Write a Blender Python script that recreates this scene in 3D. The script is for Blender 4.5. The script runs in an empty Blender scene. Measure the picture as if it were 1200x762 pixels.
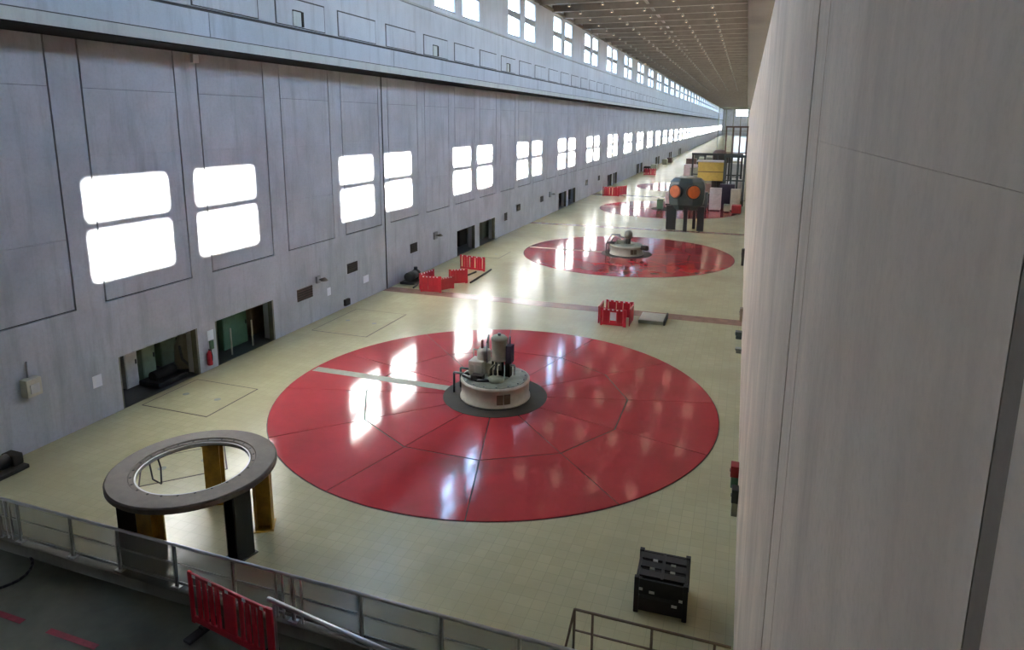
import bpy, math, random
from mathutils import Matrix, Vector
random.seed(7)
S = bpy.context.scene
COL = S.collection
PI = math.pi

# ------------------------------------------------------------------ camera
cam_d = bpy.data.cameras.new('camera')
cam = bpy.data.objects.new('camera', cam_d); COL.objects.link(cam)
F, PX, PY, PITCH, YAW, ROLL = 780.24, 601.76, 297.61, .1961, .3306, .0070
cam_d.sensor_width = 36.0; cam_d.sensor_fit = 'HORIZONTAL'
cam_d.lens = 36.0 * F / 1200
cam_d.shift_x = (600 - PX) / 1200
cam_d.shift_y = -(381 - PY) / 1200
cam_d.clip_start = .05; cam_d.clip_end = 2000

def cam_dir(u, w, v):
    c, s = math.cos(ROLL), math.sin(ROLL); u, v = u*c - v*s, u*s + v*c
    c, s = math.cos(PITCH), math.sin(PITCH); w, v = w*c + v*s, -w*s + v*c
    c, s = math.cos(YAW), math.sin(YAW); u, w = u*c - w*s, u*s + w*c
    return Vector((u, w, v))
_r, _u, _b = cam_dir(1, 0, 0), cam_dir(0, 0, 1), -cam_dir(0, 1, 0)
cam.matrix_world = Matrix(((_r.x, _u.x, _b.x, 0), (_r.y, _u.y, _b.y, 0), (_r.z, _u.z, _b.z, 10), (0, 0, 0, 1)))
S.camera = cam

# ------------------------------------------------------------------ light and exposure
SKY_STRENGTH, SUN_STRENGTH, LAMP_WATTS = 16.0, 160.0, 6.0
S.view_settings.view_transform = 'Standard'
S.view_settings.look = 'None'
S.view_settings.gamma = 1.0
S.view_settings.exposure = 0.9
S.view_settings.use_curve_mapping = False
world = bpy.data.worlds.new('sky'); S.world = world; world.use_nodes = True
bg = world.node_tree.nodes['Background']
bg.inputs[1].default_value = SKY_STRENGTH
_t = world.node_tree
_c = _t.nodes.new('ShaderNodeTexCoord'); _s = _t.nodes.new('ShaderNodeSeparateXYZ'); _rp = _t.nodes.new('ShaderNodeValToRGB')
_t.links.new(_c.outputs['Generated'], _s.inputs[0]); _t.links.new(_s.outputs[2], _rp.inputs[0]); _t.links.new(_rp.outputs[0], bg.inputs[0])
_e = _rp.color_ramp.elements
_e[0].position = 0.0; _e[0].color = (.16, .155, .14, 1); _e[1].position = .01; _e[1].color = (.70, .85, 1.0, 1)
_n = _e.new(.35); _n.color = (.44, .66, 1.0, 1)
sun_d = bpy.data.lights.new('sun', 'SUN'); sun = bpy.data.objects.new('sun', sun_d); COL.objects.link(sun)
sun_d.energy = SUN_STRENGTH; sun_d.angle = math.radians(.9); sun_d.color = (1, .93, .82)
sun.rotation_euler = Vector((-22.3, 2.65, -12.6)).to_track_quat('-Z', 'Y').to_euler()
sun.location = (60, -5, 60)
def portal(name, x, face, y0, y1, z0, z1):
    d = bpy.data.lights.new(name, 'AREA'); o = bpy.data.objects.new(name, d); COL.objects.link(o)
    d.shape = 'RECTANGLE'; d.size = y1 - y0; d.size_y = z1 - z0; d.cycles.is_portal = True
    o.location = (x, (y0+y1)/2, (z0+z1)/2)
    o.rotation_euler = Matrix(((0, 0, -face), (1*face, 0, 0), (0, -1, 0))).transposed().to_euler() if False else Vector((face, 0, 0)).to_track_quat('-Z', 'Z').to_euler()
    return o
portal('window_daylight_right', 2.9, -1, 12, 330, 17.3, 21.15)
portal('window_daylight_left', -20.75, 1, 12, 330, 17.3, 21.15)

# ------------------------------------------------------------------ materials
def nt(name):
    m = bpy.data.materials.new(name); m.use_nodes = True
    t = m.node_tree; b = t.nodes['Principled BSDF']
    return m, t, b
def link(t, a, b): t.links.new(a, b)
def noise(t, scale, detail=4, rough=.6, vec=None, stretch=None):
    n = t.nodes.new('ShaderNodeTexNoise'); n.inputs['Scale'].default_value = scale
    n.inputs['Detail'].default_value = detail; n.inputs['Roughness'].default_value = rough
    g = t.nodes.new('ShaderNodeNewGeometry'); src = g.outputs['Position']
    if stretch:
        mp = t.nodes.new('ShaderNodeVectorMath'); mp.operation = 'MULTIPLY'; mp.inputs[1].default_value = stretch
        link(t, src, mp.inputs[0]); src = mp.outputs[0]
    link(t, src, n.inputs['Vector'])
    return n
def mixc(t, fac, a, b, mode='MIX'):
    m = t.nodes.new('ShaderNodeMix'); m.data_type = 'RGBA'; m.blend_type = mode
    for s, v in ((m.inputs[0], fac), (m.inputs[6], a), (m.inputs[7], b)):
        if hasattr(v, 'is_linked'): link(t, v, s)
        elif isinstance(v, (int, float)): s.default_value = v
        else: s.default_value = (*v, 1) if len(v) == 3 else v
    return m.outputs[2]
def ramp(t, src, p0, p1):
    r = t.nodes.new('ShaderNodeMapRange'); r.inputs[1].default_value = p0; r.inputs[2].default_value = p1
    link(t, src, r.inputs[0]); return r.outputs[0]
def plain(name, col, rough=.5, metal=0, var=.12, scale=3, coat=0, spec=.5, bump=0):
    m, t, b = nt(name)
    n = noise(t, scale)
    c2 = tuple(x*(1-var*2) for x in col)
    link(t, mixc(t, ramp(t, n.outputs[0], .35, .7), col, c2), b.inputs['Base Color'])
    b.inputs['Roughness'].default_value = rough; b.inputs['Metallic'].default_value = metal
    b.inputs['Coat Weight'].default_value = coat; b.inputs['Coat Roughness'].default_value = .08
    b.inputs['Specular IOR Level'].default_value = spec
    if bump:
        bp = t.nodes.new('ShaderNodeBump'); bp.inputs['Strength'].default_value = bump; bp.inputs['Distance'].default_value = .02
        link(t, n.outputs[0], bp.inputs['Height']); link(t, bp.outputs[0], b.inputs['Normal'])
    return m
def concrete(name, col, dark, streak=(1, 1, .12), big=.22, fine=5.0, bump=.25, rough=.8):
    m, t, b = nt(name)
    n1 = noise(t, big, 5, .62); n2 = noise(t, 1.6, 6, .7, stretch=streak); n3 = noise(t, fine*3, 3, .7)
    c = mixc(t, ramp(t, n1.outputs[0], .32, .70), col, dark)
    d2 = tuple(x*.72 for x in dark)
    c = mixc(t, ramp(t, n2.outputs[0], .50, .85), c, d2)
    g = t.nodes.new('ShaderNodeMath'); g.operation = 'MULTIPLY'; g.inputs[1].default_value = .3
    link(t, ramp(t, n3.outputs[0], .45, .75), g.inputs[0])
    c = mixc(t, g.outputs[0], c, tuple(x*.8 for x in dark))
    link(t, c, b.inputs['Base Color']); b.inputs['Roughness'].default_value = rough
    b.inputs['Specular IOR Level'].default_value = .3
    bp = t.nodes.new('ShaderNodeBump'); bp.inputs['Strength'].default_value = bump; bp.inputs['Distance'].default_value = .01
    link(t, n2.outputs[0], bp.inputs['Height']); link(t, bp.outputs[0], b.inputs['Normal'])
    return m
def emit(name, col, s):
    m = bpy.data.materials.new(name); m.use_nodes = True; t = m.node_tree; t.nodes.clear()
    e = t.nodes.new('ShaderNodeEmission'); o = t.nodes.new('ShaderNodeOutputMaterial')
    e.inputs[0].default_value = (*col, 1); e.inputs[1].default_value = s; link(t, e.outputs[0], o.inputs[0]); return m
def glass(name, tint, tr=.9, rough=.03):
    m = bpy.data.materials.new(name); m.use_nodes = True; t = m.node_tree; t.nodes.clear()
    o = t.nodes.new('ShaderNodeOutputMaterial'); mx = t.nodes.new('ShaderNodeMixShader')
    a = t.nodes.new('ShaderNodeBsdfGlossy'); b = t.nodes.new('ShaderNodeBsdfTransparent')
    a.inputs['Roughness'].default_value = rough; b.inputs[0].default_value = (*tint, 1); mx.inputs[0].default_value = tr
    link(t, a.outputs[0], mx.inputs[1]); link(t, b.outputs[0], mx.inputs[2]); link(t, mx.outputs[0], o.inputs[0]); return m

def floor_material():
    m, t, b = nt('cream_floor_tile')
    g = t.nodes.new('ShaderNodeNewGeometry')
    br = t.nodes.new('ShaderNodeTexBrick'); br.offset = 0; br.inputs['Scale'].default_value = 1
    br.inputs['Brick Width'].default_value = .3; br.inputs['Row Height'].default_value = .3
    br.inputs['Mortar Size'].default_value = .006; br.inputs['Mortar Smooth'].default_value = .3
    br.inputs['Color1'].default_value = (.54, .51, .31, 1); br.inputs['Color2'].default_value = (.50, .47, .285, 1)
    br.inputs['Mortar'].default_value = (.40, .38, .24, 1)
    link(t, g.outputs['Position'], br.inputs['Vector'])
    n = noise(t, .35, 5, .6)
    c = mixc(t, ramp(t, n.outputs[0], .40, .75), br.outputs[0], (.43, .395, .24))
    link(t, c, b.inputs['Base Color'])
    n2 = noise(t, .8, 3, .6)
    r = t.nodes.new('ShaderNodeMapRange'); r.inputs[1].default_value = .3; r.inputs[2].default_value = .7
    r.inputs[3].default_value = .20; r.inputs[4].default_value = .255
    link(t, n2.outputs[0], r.inputs[0]); link(t, r.outputs[0], b.inputs['Roughness'])
    b.inputs['Specular IOR Level'].default_value = .30
    n3 = noise(t, 1.3, 2, .5)
    bp = t.nodes.new('ShaderNodeBump'); bp.inputs['Strength'].default_value = .10; bp.inputs['Distance'].default_value = .02
    link(t, n3.outputs[0], bp.inputs['Height']); link(t, bp.outputs[0], b.inputs['Normal'])
    return m
def red_material():
    m, t, b = nt('red_floor_paint')
    n = noise(t, .5, 5, .65); n4 = noise(t, .22, 3, .6)
    c = mixc(t, ramp(t, n.outputs[0], .35, .75), (.42, .040, .050), (.31, .034, .038))
    c = mixc(t, ramp(t, n4.outputs[0], .60, .72), c, (.20, .045, .035))
    link(t, c, b.inputs['Base Color']); b.inputs['Roughness'].default_value = .085
    n3 = noise(t, 1.1, 3, .5)
    bp = t.nodes.new('ShaderNodeBump'); bp.inputs['Strength'].default_value = .12; bp.inputs['Distance'].default_value = .02
    link(t, n3.outputs[0], bp.inputs['Height']); link(t, bp.outputs[0], b.inputs['Normal'])
    return m
M = dict(
    concrete=concrete('grey_concrete', (.55, .56, .59), (.40, .405, .425), big=.35, fine=3),
    concrete_dark=concrete('dark_joint_concrete', (.10, .10, .10), (.07, .07, .07)),
    concrete_pale=concrete('pale_concrete', (.50, .52, .50), (.42, .44, .42)),
    concrete_warm=concrete('warm_concrete', (.66, .535, .40), (.46, .37, .28), streak=(.5, .5, .10), big=.5, fine=6, bump=.15),
    concrete_upper=concrete('upper_wall_concrete', (.66, .70, .74), (.54, .57, .60)),
    filler=concrete('joint_filler', (.14, .112, .08), (.10, .08, .058), fine=8),
    strip=concrete('ledge_paint', (.66, .70, .66), (.58, .62, .59), bump=.1),
    floor=floor_material(), red=red_material(),
    joint=plain('dark_joint', (.07, .045, .038), .7),
    dark_floor=plain('dark_paint_and_shade_floor', (.17, .175, .13), .8, var=.2, scale=.8),  # dark paint, with the shade on this floor also put into the colour
    band=plain('brown_floor_band', (.30, .17, .12), .25, var=.2, scale=2),
    kerb=concrete('kerb_concrete', (.17, .165, .145), (.12, .115, .10)),
    steel=plain('grey_steel_paint', (.30, .31, .31), .4, .5),
    galv=plain('galvanised_steel', (.55, .56, .58), .35, .8, var=.08),
    infill=None,
    beam=plain('roof_beam_paint', (.26, .22, .175), .55, var=.1, scale=1),
    deck=plain('roof_deck', (.19, .155, .125), .8, var=.15, scale=1),
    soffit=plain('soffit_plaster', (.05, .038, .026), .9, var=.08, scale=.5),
    frame=plain('window_frame_paint', (.30, .31, .30), .5),
    glass=glass('window_glass', (.94, .97, 1.0), .93),
    lampm=plain('lamp_metal', (.26, .245, .21), .5),
    bulb=emit('lamp_glow', (1, .78, .5), 4),
    cream=plain('cream_machine_paint', (.58, .54, .42), .4, var=.1),
    cream_pale=plain('pale_machine_paint', (.66, .62, .52), .4, var=.1),
    olive=plain('grey_green_paint', (.27, .28, .20), .45, var=.12),
    hub=plain('oily_steel_plate', (.028, .022, .014), .8, var=.2, scale=2),
    hubtop=plain('worn_grey_deck', (.26, .28, .22), .5, var=.2, scale=3),
    brown=plain('brown_label', (.17, .12, .07), .6),
    ledge_shade=plain('dark_ledge_underside', (.012, .012, .013), .95, spec=.05),  # near black so the shade under the ledge is in the colour
    black=plain('black_paint', (.012, .012, .012), .45),
    blackp=plain('black_plastic', (.008, .008, .008), .5),
    rubber=plain('black_rubber', (.015, .015, .014), .7),
    yellow=plain('yellow_steel_paint', (.46, .26, .022), .45, var=.22, scale=4),
    ring=plain('machined_ring_steel', (.135, .102, .072), .7, .0, var=.12, scale=5),
    ring_in=plain('bright_ring_edge', (.48, .46, .43), .4, .3),
    redp=plain('red_plastic', (.50, .010, .030), .38, var=.08),
    white=plain('white_sign', (.88, .88, .92), .5, var=.03),
    greyplate=plain('grey_green_plate', (.26, .27, .20), .5),
    teal=plain('dark_teal_paint', (.035, .05, .047), .45),
    orange=plain('orange_cover', (.50, .095, .012), .5, var=.15),
    green=plain('green_paint', (.07, .16, .09), .5),
    green_p=plain('pale_green_paint', (.30, .38, .26), .5),
    dkred=plain('dark_red_paint', (.28, .015, .015), .5),
    vent=plain('dark_grille', (.045, .035, .03), .6),
    rust=plain('brown_grille', (.10, .055, .04), .6),
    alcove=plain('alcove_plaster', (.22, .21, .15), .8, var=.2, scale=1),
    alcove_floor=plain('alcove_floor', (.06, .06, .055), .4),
    yellowbox=plain('faded_yellow_paint', (.55, .38, .08), .5, var=.1),
    whitebox=plain('off_white_paint', (.60, .58, .56), .5, var=.1),
    purple=plain('dark_violet_cloth', (.05, .035, .06), .8),
    pinkline=plain('red_floor_marking', (.33, .02, .04), .6, var=.2, scale=6),
)
# ------------------------------------------------------------------ mesh builder
class MB:
    def __init__(s): s.v = []; s.f = []; s.sm = []
    def add(s, vs, fs, smooth=False):
        o = len(s.v); s.v += [tuple(p) for p in vs]
        for f in fs: s.f.append([i+o for i in f]); s.sm.append(smooth)
        return s
    def box(s, x0, x1, y0, y1, z0, z1):
        vs = [(x, y, z) for z in (z0, z1) for y in (y0, y1) for x in (x0, x1)]
        return s.add(vs, [(0, 2, 3, 1), (4, 5, 7, 6), (0, 1, 5, 4), (2, 6, 7, 3), (0, 4, 6, 2), (1, 3, 7, 5)])
    def obox(s, c, size, rz=0, rx=0, ry=0):
        m = Matrix.Rotation(rz, 3, 'Z') @ Matrix.Rotation(ry, 3, 'Y') @ Matrix.Rotation(rx, 3, 'X')
        vs = [Vector(c) + m @ Vector((x*size[0]/2, y*size[1]/2, z*size[2]/2)) for z in (-1, 1) for y in (-1, 1) for x in (-1, 1)]
        return s.add(vs, [(0, 2, 3, 1), (4, 5, 7, 6), (0, 1, 5, 4), (2, 6, 7, 3), (0, 4, 6, 2), (1, 3, 7, 5)])
    def lathe(s, prof, n=32, c=(0, 0, 0), smooth=True, closed=False):
        vs = []; fs = []
        for r, z in prof:
            for k in range(n): a = 2*PI*k/n; vs.append((c[0]+r*math.cos(a), c[1]+r*math.sin(a), c[2]+z))
        m = len(prof)
        for i in range(m if closed else m-1):
            j = (i+1) % m
            for k in range(n): fs.append((i*n+k, i*n+(k+1) % n, j*n+(k+1) % n, j*n+k))
        s.add(vs, fs, smooth)
        if not closed:
            o = len(s.v)-len(vs)
            if prof[0][0] > 0: s.f.append([o+k for k in range(n)][::-1]); s.sm.append(False)
            if prof[-1][0] > 0: s.f.append([o+(m-1)*n+k for k in range(n)]); s.sm.append(False)
        return s
    def cyl(s, p0, p1, r, n=10, r1=None):
        p0, p1 = Vector(p0), Vector(p1); d = (p1-p0).normalized()
        a = d.orthogonal().normalized(); b = d.cross(a); r1 = r if r1 is None else r1
        vs = []
        for p, q in ((p0, r), (p1, r1)):
            for k in range(n): t = 2*PI*k/n; vs.append(p + a*q*math.cos(t) + b*q*math.sin(t))
        o = len(s.v)
        s.add(vs, [(k, (k+1) % n, n+(k+1) % n, n+k) for k in range(n)], n > 6)
        s.f.append([o+k for k in range(n)][::-1]); s.sm.append(False); s.f.append([o+n+k for k in range(n)]); s.sm.append(False)
        return s
    def tube(s, pts, r, n=8):
        for a, b in zip(pts, pts[1:]): s.cyl(a, b, r, n)
        return s
    def prism(s, poly, z0, z1):
        n = len(poly)
        vs = [(x, y, z0) for x, y in poly] + [(x, y, z1) for x, y in poly]
        return s.add(vs, [tuple(range(n))[::-1], tuple(range(n, 2*n))] + [(k, (k+1) % n, n+(k+1) % n, n+k) for k in range(n)])
    def mesh(s, name, m):
        me = bpy.data.meshes.new(name); me.from_pydata(s.v, [], s.f)
        me.polygons.foreach_set('use_smooth', s.sm); me.materials.append(m); me.update(); return me
    def build(s, name, m, parent=None, loc=None):
        o = bpy.data.objects.new(name, s.mesh(name, m)); COL.objects.link(o)
        if parent: o.parent = parent
        if loc: o.location = loc
        return o
def bevel(o, w=.02, seg=2):
    b = o.modifiers.new('bevel', 'BEVEL'); b.width = w; b.segments = seg; b.limit_method = 'ANGLE'; return o
def tag(o, label=None, cat=None, group=None, kind=None):
    if label: o['label'] = label
    if cat: o['category'] = cat
    if group: o['group'] = group
    if kind: o['kind'] = kind
    return o
def thing(name, label, cat, loc=(0, 0, 0), rz=0, group=None):
    o = bpy.data.objects.new(name, None); COL.objects.link(o); o.location = loc; o.rotation_euler = (0, 0, rz)
    o.empty_display_size = .2
    return tag(o, label, cat, group)
def structure(o): o['kind'] = 'structure'; return o
def dup(root, loc, rz=None, label=None, group=None):
    r = root.copy(); COL.objects.link(r); r.location = loc
    if rz is not None: r.rotation_euler = (0, 0, rz)
    if label: r['label'] = label
    if group: r['group'] = group
    def rec(a, b):
        for ch in list(a.children):
            c = ch.copy(); COL.objects.link(c); c.parent = b; rec(ch, c)
    rec(root, r); return r
def inst(mesh, name, parent, loc=(0, 0, 0), rz=0):
    o = bpy.data.objects.new(name, mesh); COL.objects.link(o); o.parent = parent; o.location = loc; o.rotation_euler = (0, 0, rz); return o

# ------------------------------------------------------------------ hall dimensions
Y0, Y1 = -15.0, 600.0
XL, XR = -20.0, .455
WIN0, WINP, NW = 17.0 - 2*14.475, 14.475, 42                       # window pair centres
WZ0, WZ1 = 17.4, 21.1
LW, GAP = 3.3, 1.35                                               # width of one light, concrete between the two
ZC = 21.9
# ------------------------------------------------------------------ floor
RAILY = 9.85
f = MB(); f.box(XL-3.5, 3, RAILY, Y1, -.4, 0)
structure(f.build('floor', M['floor']))
f = MB(); f.box(XL-.6, 3, Y0, RAILY-.02, -.6, -.22)
structure(f.build('floor_lower', M['dark_floor']))
k = MB(); k.box(XL, XR-.005, RAILY-.28, RAILY-.02, -.22, .06); structure(bevel(k.build('trim_1', M['kerb']), .02))
for i, y in enumerate((34.6, 63.55, 92.5)):
    b = MB(); b.box(XL+.02, XR-.01, y-.5, y+.5, 0.0, .006); structure(b.build('trim_%d' % (2+i), M['band']))
# gallery the photographer stands on, behind the frame
g = MB(); g.box(XL, XR-.01, Y0, 1.15, 8.05, 8.3); structure(g.build('floor_gallery', M['kerb']))
# ------------------------------------------------------------------ left wall
openings = []
for k in range(0, 8):
    openings += [(16.25+28.95*k, 19.8+28.95*k), (20.75+28.95*k, 24.35+28.95*k)]
w = MB(); y = Y0
for a, b in openings:
    w.box(-20.6, XL, y, a, 0, 1.9); y = b
w.box(-20.6, XL, y, Y1, 0, 1.9)
w.box(-20.6, XL, Y0, Y1, 1.9, 3.93)
w.box(-20.6, -20.12, Y0, Y1, 3.93, 12.58)
wall_low = w; w = MB(); w.box(-20.6, XL, Y0, Y1, 12.58, 14.06)
w.box(-20.6, -20.14, Y0, Y1, 14.06, 14.18)
w.box(-20.6, XL, Y0, Y1, 14.18, WZ0)
def window_wall(w, x0, x1, ztop):
    y = Y0
    for k in range(NW):
        c = WIN0 + WINP*k
        if c < 10: continue
        for a, b in ((c-GAP/2-LW, c-GAP/2), (c+GAP/2, c+GAP/2+LW)):
            if a > y: w.box(x0, x1, y, a, WZ0, WZ1)
            y = b
    w.box(x0, x1, y, Y1, WZ0, WZ1); w.box(x0, x1, Y0, Y1, WZ1, ztop)
window_wall(w, -20.6, XL, ZC)
wall_left = structure(wall_low.build('wall_left', M['concrete']))
wall_upper = structure(w.build('wall_left_upper', M['concrete_upper']))
MB().box(-20.12, -20.10, Y0, Y1, 3.93, 12.57).build('joint_backing', M['concrete_dark'], wall_left)
MB().box(-20.14, -20.10, Y0, Y1, 14.06, 14.18).build('joint_backing', M['concrete_dark'], wall_upper)
# panels and pilasters, proud of the wall with open joints
P0, PP = 15.5, 14.475/3
def chamfer_box(w_, z0, z1):
    m = MB(); m.box(-20.10, XL, -w_/2, w_/2, z0, z1); return m
PW = PP - 1.15
pil_me = chamfer_box(1.03, 3.93, 12.57).mesh('pilaster', M['concrete'])
pz = ((3.99, 6.243), (6.257, 8.813), (8.819, 10.952), (10.966, 12.57))
pan_me = [chamfer_box(PW, a, b).mesh('wall_panel', M['concrete']) for a, b in pz]
pan_all = chamfer_box(PW, 3.99, 12.57).mesh('wall_panel', M['concrete'])
up_me = MB().box(XL, XL+.035, -PW/2+.05, PW/2-.05, 14.24, 15.40).mesh('upper_panel', M['concrete_upper'])
uj_me = MB().box(XL, XL+.006, -PW/2-.03, PW/2+.03, 14.20, 15.47).mesh('panel_joint', M['concrete_dark'])
k0 = int(math.ceil((Y0 + 3 - P0)/PP)); kk = 0
for k in range(k0, 130):
    y = P0 + PP*k
    if y + PP > Y1: break
    inst(pil_me, 'pilaster', wall_left, (0, y, 0))
    if y < 110:
        for me in pan_me: inst(me, 'wall_panel', wall_left, (0, y+PP/2, 0))
    else: inst(pan_all, 'wall_panel', wall_left, (0, y+PP/2, 0))
    if 5 < y < 170:
        inst(up_me, 'upper_panel', wall_upper, (0, y+PP/2, 0)); inst(uj_me, 'panel_joint', wall_upper, (0, y+PP/2, 0))
# band above the ledge in long slabs with open joints
y = 7.2
while y < 200:
    MB().box(XL, XL+.06, y+.02, y+14.455, 12.92, 14.05).build('band_panel', M['concrete_upper'], wall_upper); y += 14.475
# crane ledge with pale face
l = MB(); l.box(XL, -18.22, Y0, Y1, 12.57, 12.86); led = structure(l.build('trim_5', M['concrete']))
MB().box(-18.22, -18.17, Y0, Y1, 12.49, 12.83).build('ledge_face', M['strip'], led)
MB().box(XL, -18.2, Y0, Y1, 12.45, 12.57).build('ledge_soffit', M['ledge_shade'], led)
MB().box(-18.24, -18.165, Y0, Y1, 12.83, 12.86).build('ledge_shadow_line', M['concrete_dark'], led)  # dark strip added to draw the shadow line above the pale face
structure(MB().box(XL, XL+.12, Y0, Y1, 17.0, 17.12).build('trim_6', M['concrete_pale']))
structure(MB().box(XL, XL+.15, Y0, Y1, 21.25, 21.55).build('trim_7', M['beam']))
# vertical cable in the construction joint
structure(MB().cyl((XL+.03, 34.62, 0.0), (XL+.03, 34.62, 12.5), .03, 8).build('trim_8', M['concrete_dark']))
# windows
def window_meshes(xc):
    fm = MB(); H = WZ1-WZ0; mid = WZ0 + H*.5
    for s in (-1, 1):
        a, b = (s*(GAP/2), s*(GAP/2+LW)); a, b = min(a, b), max(a, b)
        for q in ((a, a+.07), (b-.07, b)): fm.box(xc-.06, xc+.06, q[0], q[1], WZ0, WZ1)
        for z, h in ((WZ0+.05, .05), (WZ1-.05, .05), (mid, .26)): fm.box(xc-.06, xc+.06, a+.07, b-.07, z-h, z+h)
    pm = []
    for s in (-1, 1):
        for z0, z1 in ((WZ0+.1, mid-.26), (mid+.26, WZ1-.1)):
            c = s*(GAP/2+LW/2)
            pm.append(MB().box(xc-.006, xc+.006, c-LW/2+.07, c+LW/2-.07, z0, z1).mesh('pane', M['glass']))
    return fm.mesh('window_frame', M['frame']), pm
n = 0
for xc in (-20.09, 2.49):
    fme, pme = window_meshes(xc)
    for k in range(NW):
        c = WIN0 + WINP*k
        if c < 10: continue
        n += 1
        o = bpy.data.objects.new('window_%d' % n, fme); COL.objects.link(o); o.location = (0, c, 0); structure(o)
        for p in pme: inst(p, 'pane', o)
# alcoves behind the openings
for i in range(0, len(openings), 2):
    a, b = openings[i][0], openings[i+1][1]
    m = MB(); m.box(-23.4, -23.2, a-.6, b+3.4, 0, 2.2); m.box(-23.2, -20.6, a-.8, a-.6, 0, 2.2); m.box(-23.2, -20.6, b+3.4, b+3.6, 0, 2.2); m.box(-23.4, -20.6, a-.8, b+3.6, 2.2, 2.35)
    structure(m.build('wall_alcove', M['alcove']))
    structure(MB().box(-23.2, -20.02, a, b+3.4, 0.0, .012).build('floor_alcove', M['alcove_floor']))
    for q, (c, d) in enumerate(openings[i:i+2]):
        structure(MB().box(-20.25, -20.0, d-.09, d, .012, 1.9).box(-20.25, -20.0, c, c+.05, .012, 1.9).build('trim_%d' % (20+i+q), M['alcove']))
# ------------------------------------------------------------------ right wall
r = MB(); r.box(.475, 3.3, Y0, Y1, 0, 13.05); r.box(2.4, 3.3, Y0, Y1, 13.05, WZ0); window_wall(r, 2.4, 3.3, ZC)
wall_right = structure(r.build('wall_right', M['concrete_warm']))
segs = [(Y0, 1.24), (1.32, 4.93), (4.96, 5.70), (5.78, 20.2)]
y = 20.2
while y < Y1-20: segs.append((y+.06, y+14.475)); y += 14.475
MB().box(XR, .475, 1.32, 4.93, 0, 9.8855).build('wall_panel', M['concrete_warm'], wall_right); MB().box(XR, .475, 1.32, 4.93, 9.8868, 13.1).build('wall_panel', M['concrete_warm'], wall_right)
for a, b in segs[:1]+segs[2:]: MB().box(XR, .475, a, b, 0, 13.1).build('wall_panel', M['concrete_warm'], wall_right)
MB().box(XR+.0015, .475, 1.24, 1.32, 0, 13.1).build('joint_filler', M['filler'], wall_right)
structure(MB().box(XL-.6, 3.3, Y0-.4, Y0, 0, ZC).build('wall_back', M['concrete']))
e = MB(); e.box(XL-.6, -9.5, Y1, Y1+.5, 0, ZC); e.box(-9.5, 3.3, Y1, Y1+.5, 0, 16); e.box(-9.5, 3.3, Y1, Y1+.5, 21.0, ZC); e.box(-.2, 3.3, Y1, Y1+.5, 16, 21.0)
structure(e.build('wall_end', M['concrete']))
# ------------------------------------------------------------------ ceiling, beams and lamps
structure(MB().box(XL-.6, 3.3, Y0, Y1, ZC, ZC+.3).build('ceiling', M['deck']))
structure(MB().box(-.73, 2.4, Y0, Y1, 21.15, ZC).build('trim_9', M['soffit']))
bm_me = MB().box(XL, -.73, -.05, .05, 21.25, ZC).box(XL, -.73, -.17, .17, 21.2, 21.26).mesh('ceiling_beam', M['beam'])
LY, LP = 69.9 - 18*4.55, 4.55
beams = structure(MB().box(-10.3, -10.0, Y0, Y1, 21.55, 21.62).build('ceiling_frame', M['beam']))
for k in range(140):
    y = LY + LP*k
    if y > Y1 - 2: break
    inst(bm_me, 'ceiling_beam', beams, (0, y+.35, 0))
LX = (-3.95, -7.15, -10.45, -13.7, -16.95)
sh_me = MB().lathe([(.05, .34), (.08, .24), (.12, .20), (.19, .02), (.18, .0), (.10, .17)], 14).mesh('lamp_shade', M['lampm'])
bu_me = MB().lathe([(0, .14), (.07, .10), (.13, .04), (0, .0)], 12).mesh('bulb', M['bulb'])
def ceiling_lamp(x, y, lit):
    t = thing('ceiling_lamp', 'round high bay lamp with glowing bulb hung under roof beams', 'lamp', (x, y, 20.86), 0, 'high bay lamps in rows under the roof beams')
    inst(sh_me, 'lamp_shade', t); inst(bu_me, 'bulb', t)
    if lit:
        d = bpy.data.lights.get('lamp_light') or bpy.data.lights.new('lamp_light', 'POINT')
        d.energy = LAMP_WATTS; d.color = (1, .82, .58); d.shadow_soft_size = .5
        l = bpy.data.objects.new('lamp_light', d); COL.objects.link(l); l.parent = t; l.location = (0, 0, -.3)
for k in range(58):
    y = LY + LP*k
    if y < 34: continue
    for x in LX: ceiling_lamp(x, y, y < 170 and k % 2 == 0)
# ------------------------------------------------------------------ generator pit covers
CX, CY, CP, R0, RM, R1 = -8.154, 21.78, 28.95, 1.93, 4.87, 7.96
def cover_meshes():
    inner, outer = [], []
    a0, a1 = math.radians(-15), math.radians(15); g = .018
    def pt(r, a): return (r*math.cos(a), r*math.sin(a))
    def inset(r, a, s): x, y = pt(r, a); return (x + s*g*math.sin(a) * -1, y + s*g*math.cos(a))
    pin = [inset(R0+.0, a0+(a1-a0)*i/4, 1 if i == 0 else (-1 if i == 4 else 0)) for i in range(5)]
    q0, q1 = inset(RM-g*1.5, a0, 1), inset(RM-g*1.5, a1, -1)
    inner = MB().prism([q0, q1] + pin[::-1], .006, .022)
    po = [inset(R1, a0+(a1-a0)*i/10, 1 if i == 0 else (-1 if i == 10 else 0)) for i in range(11)]
    q0, q1 = inset(RM+g*1.5, a0, 1), inset(RM+g*1.5, a1, -1)
    outer = MB().prism(po + [q1, q0], .006, .022)
    return inner.mesh('floor_plate', M['red']), outer.mesh('floor_plate', M['red'])
pi_me, po_me = cover_meshes()
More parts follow.
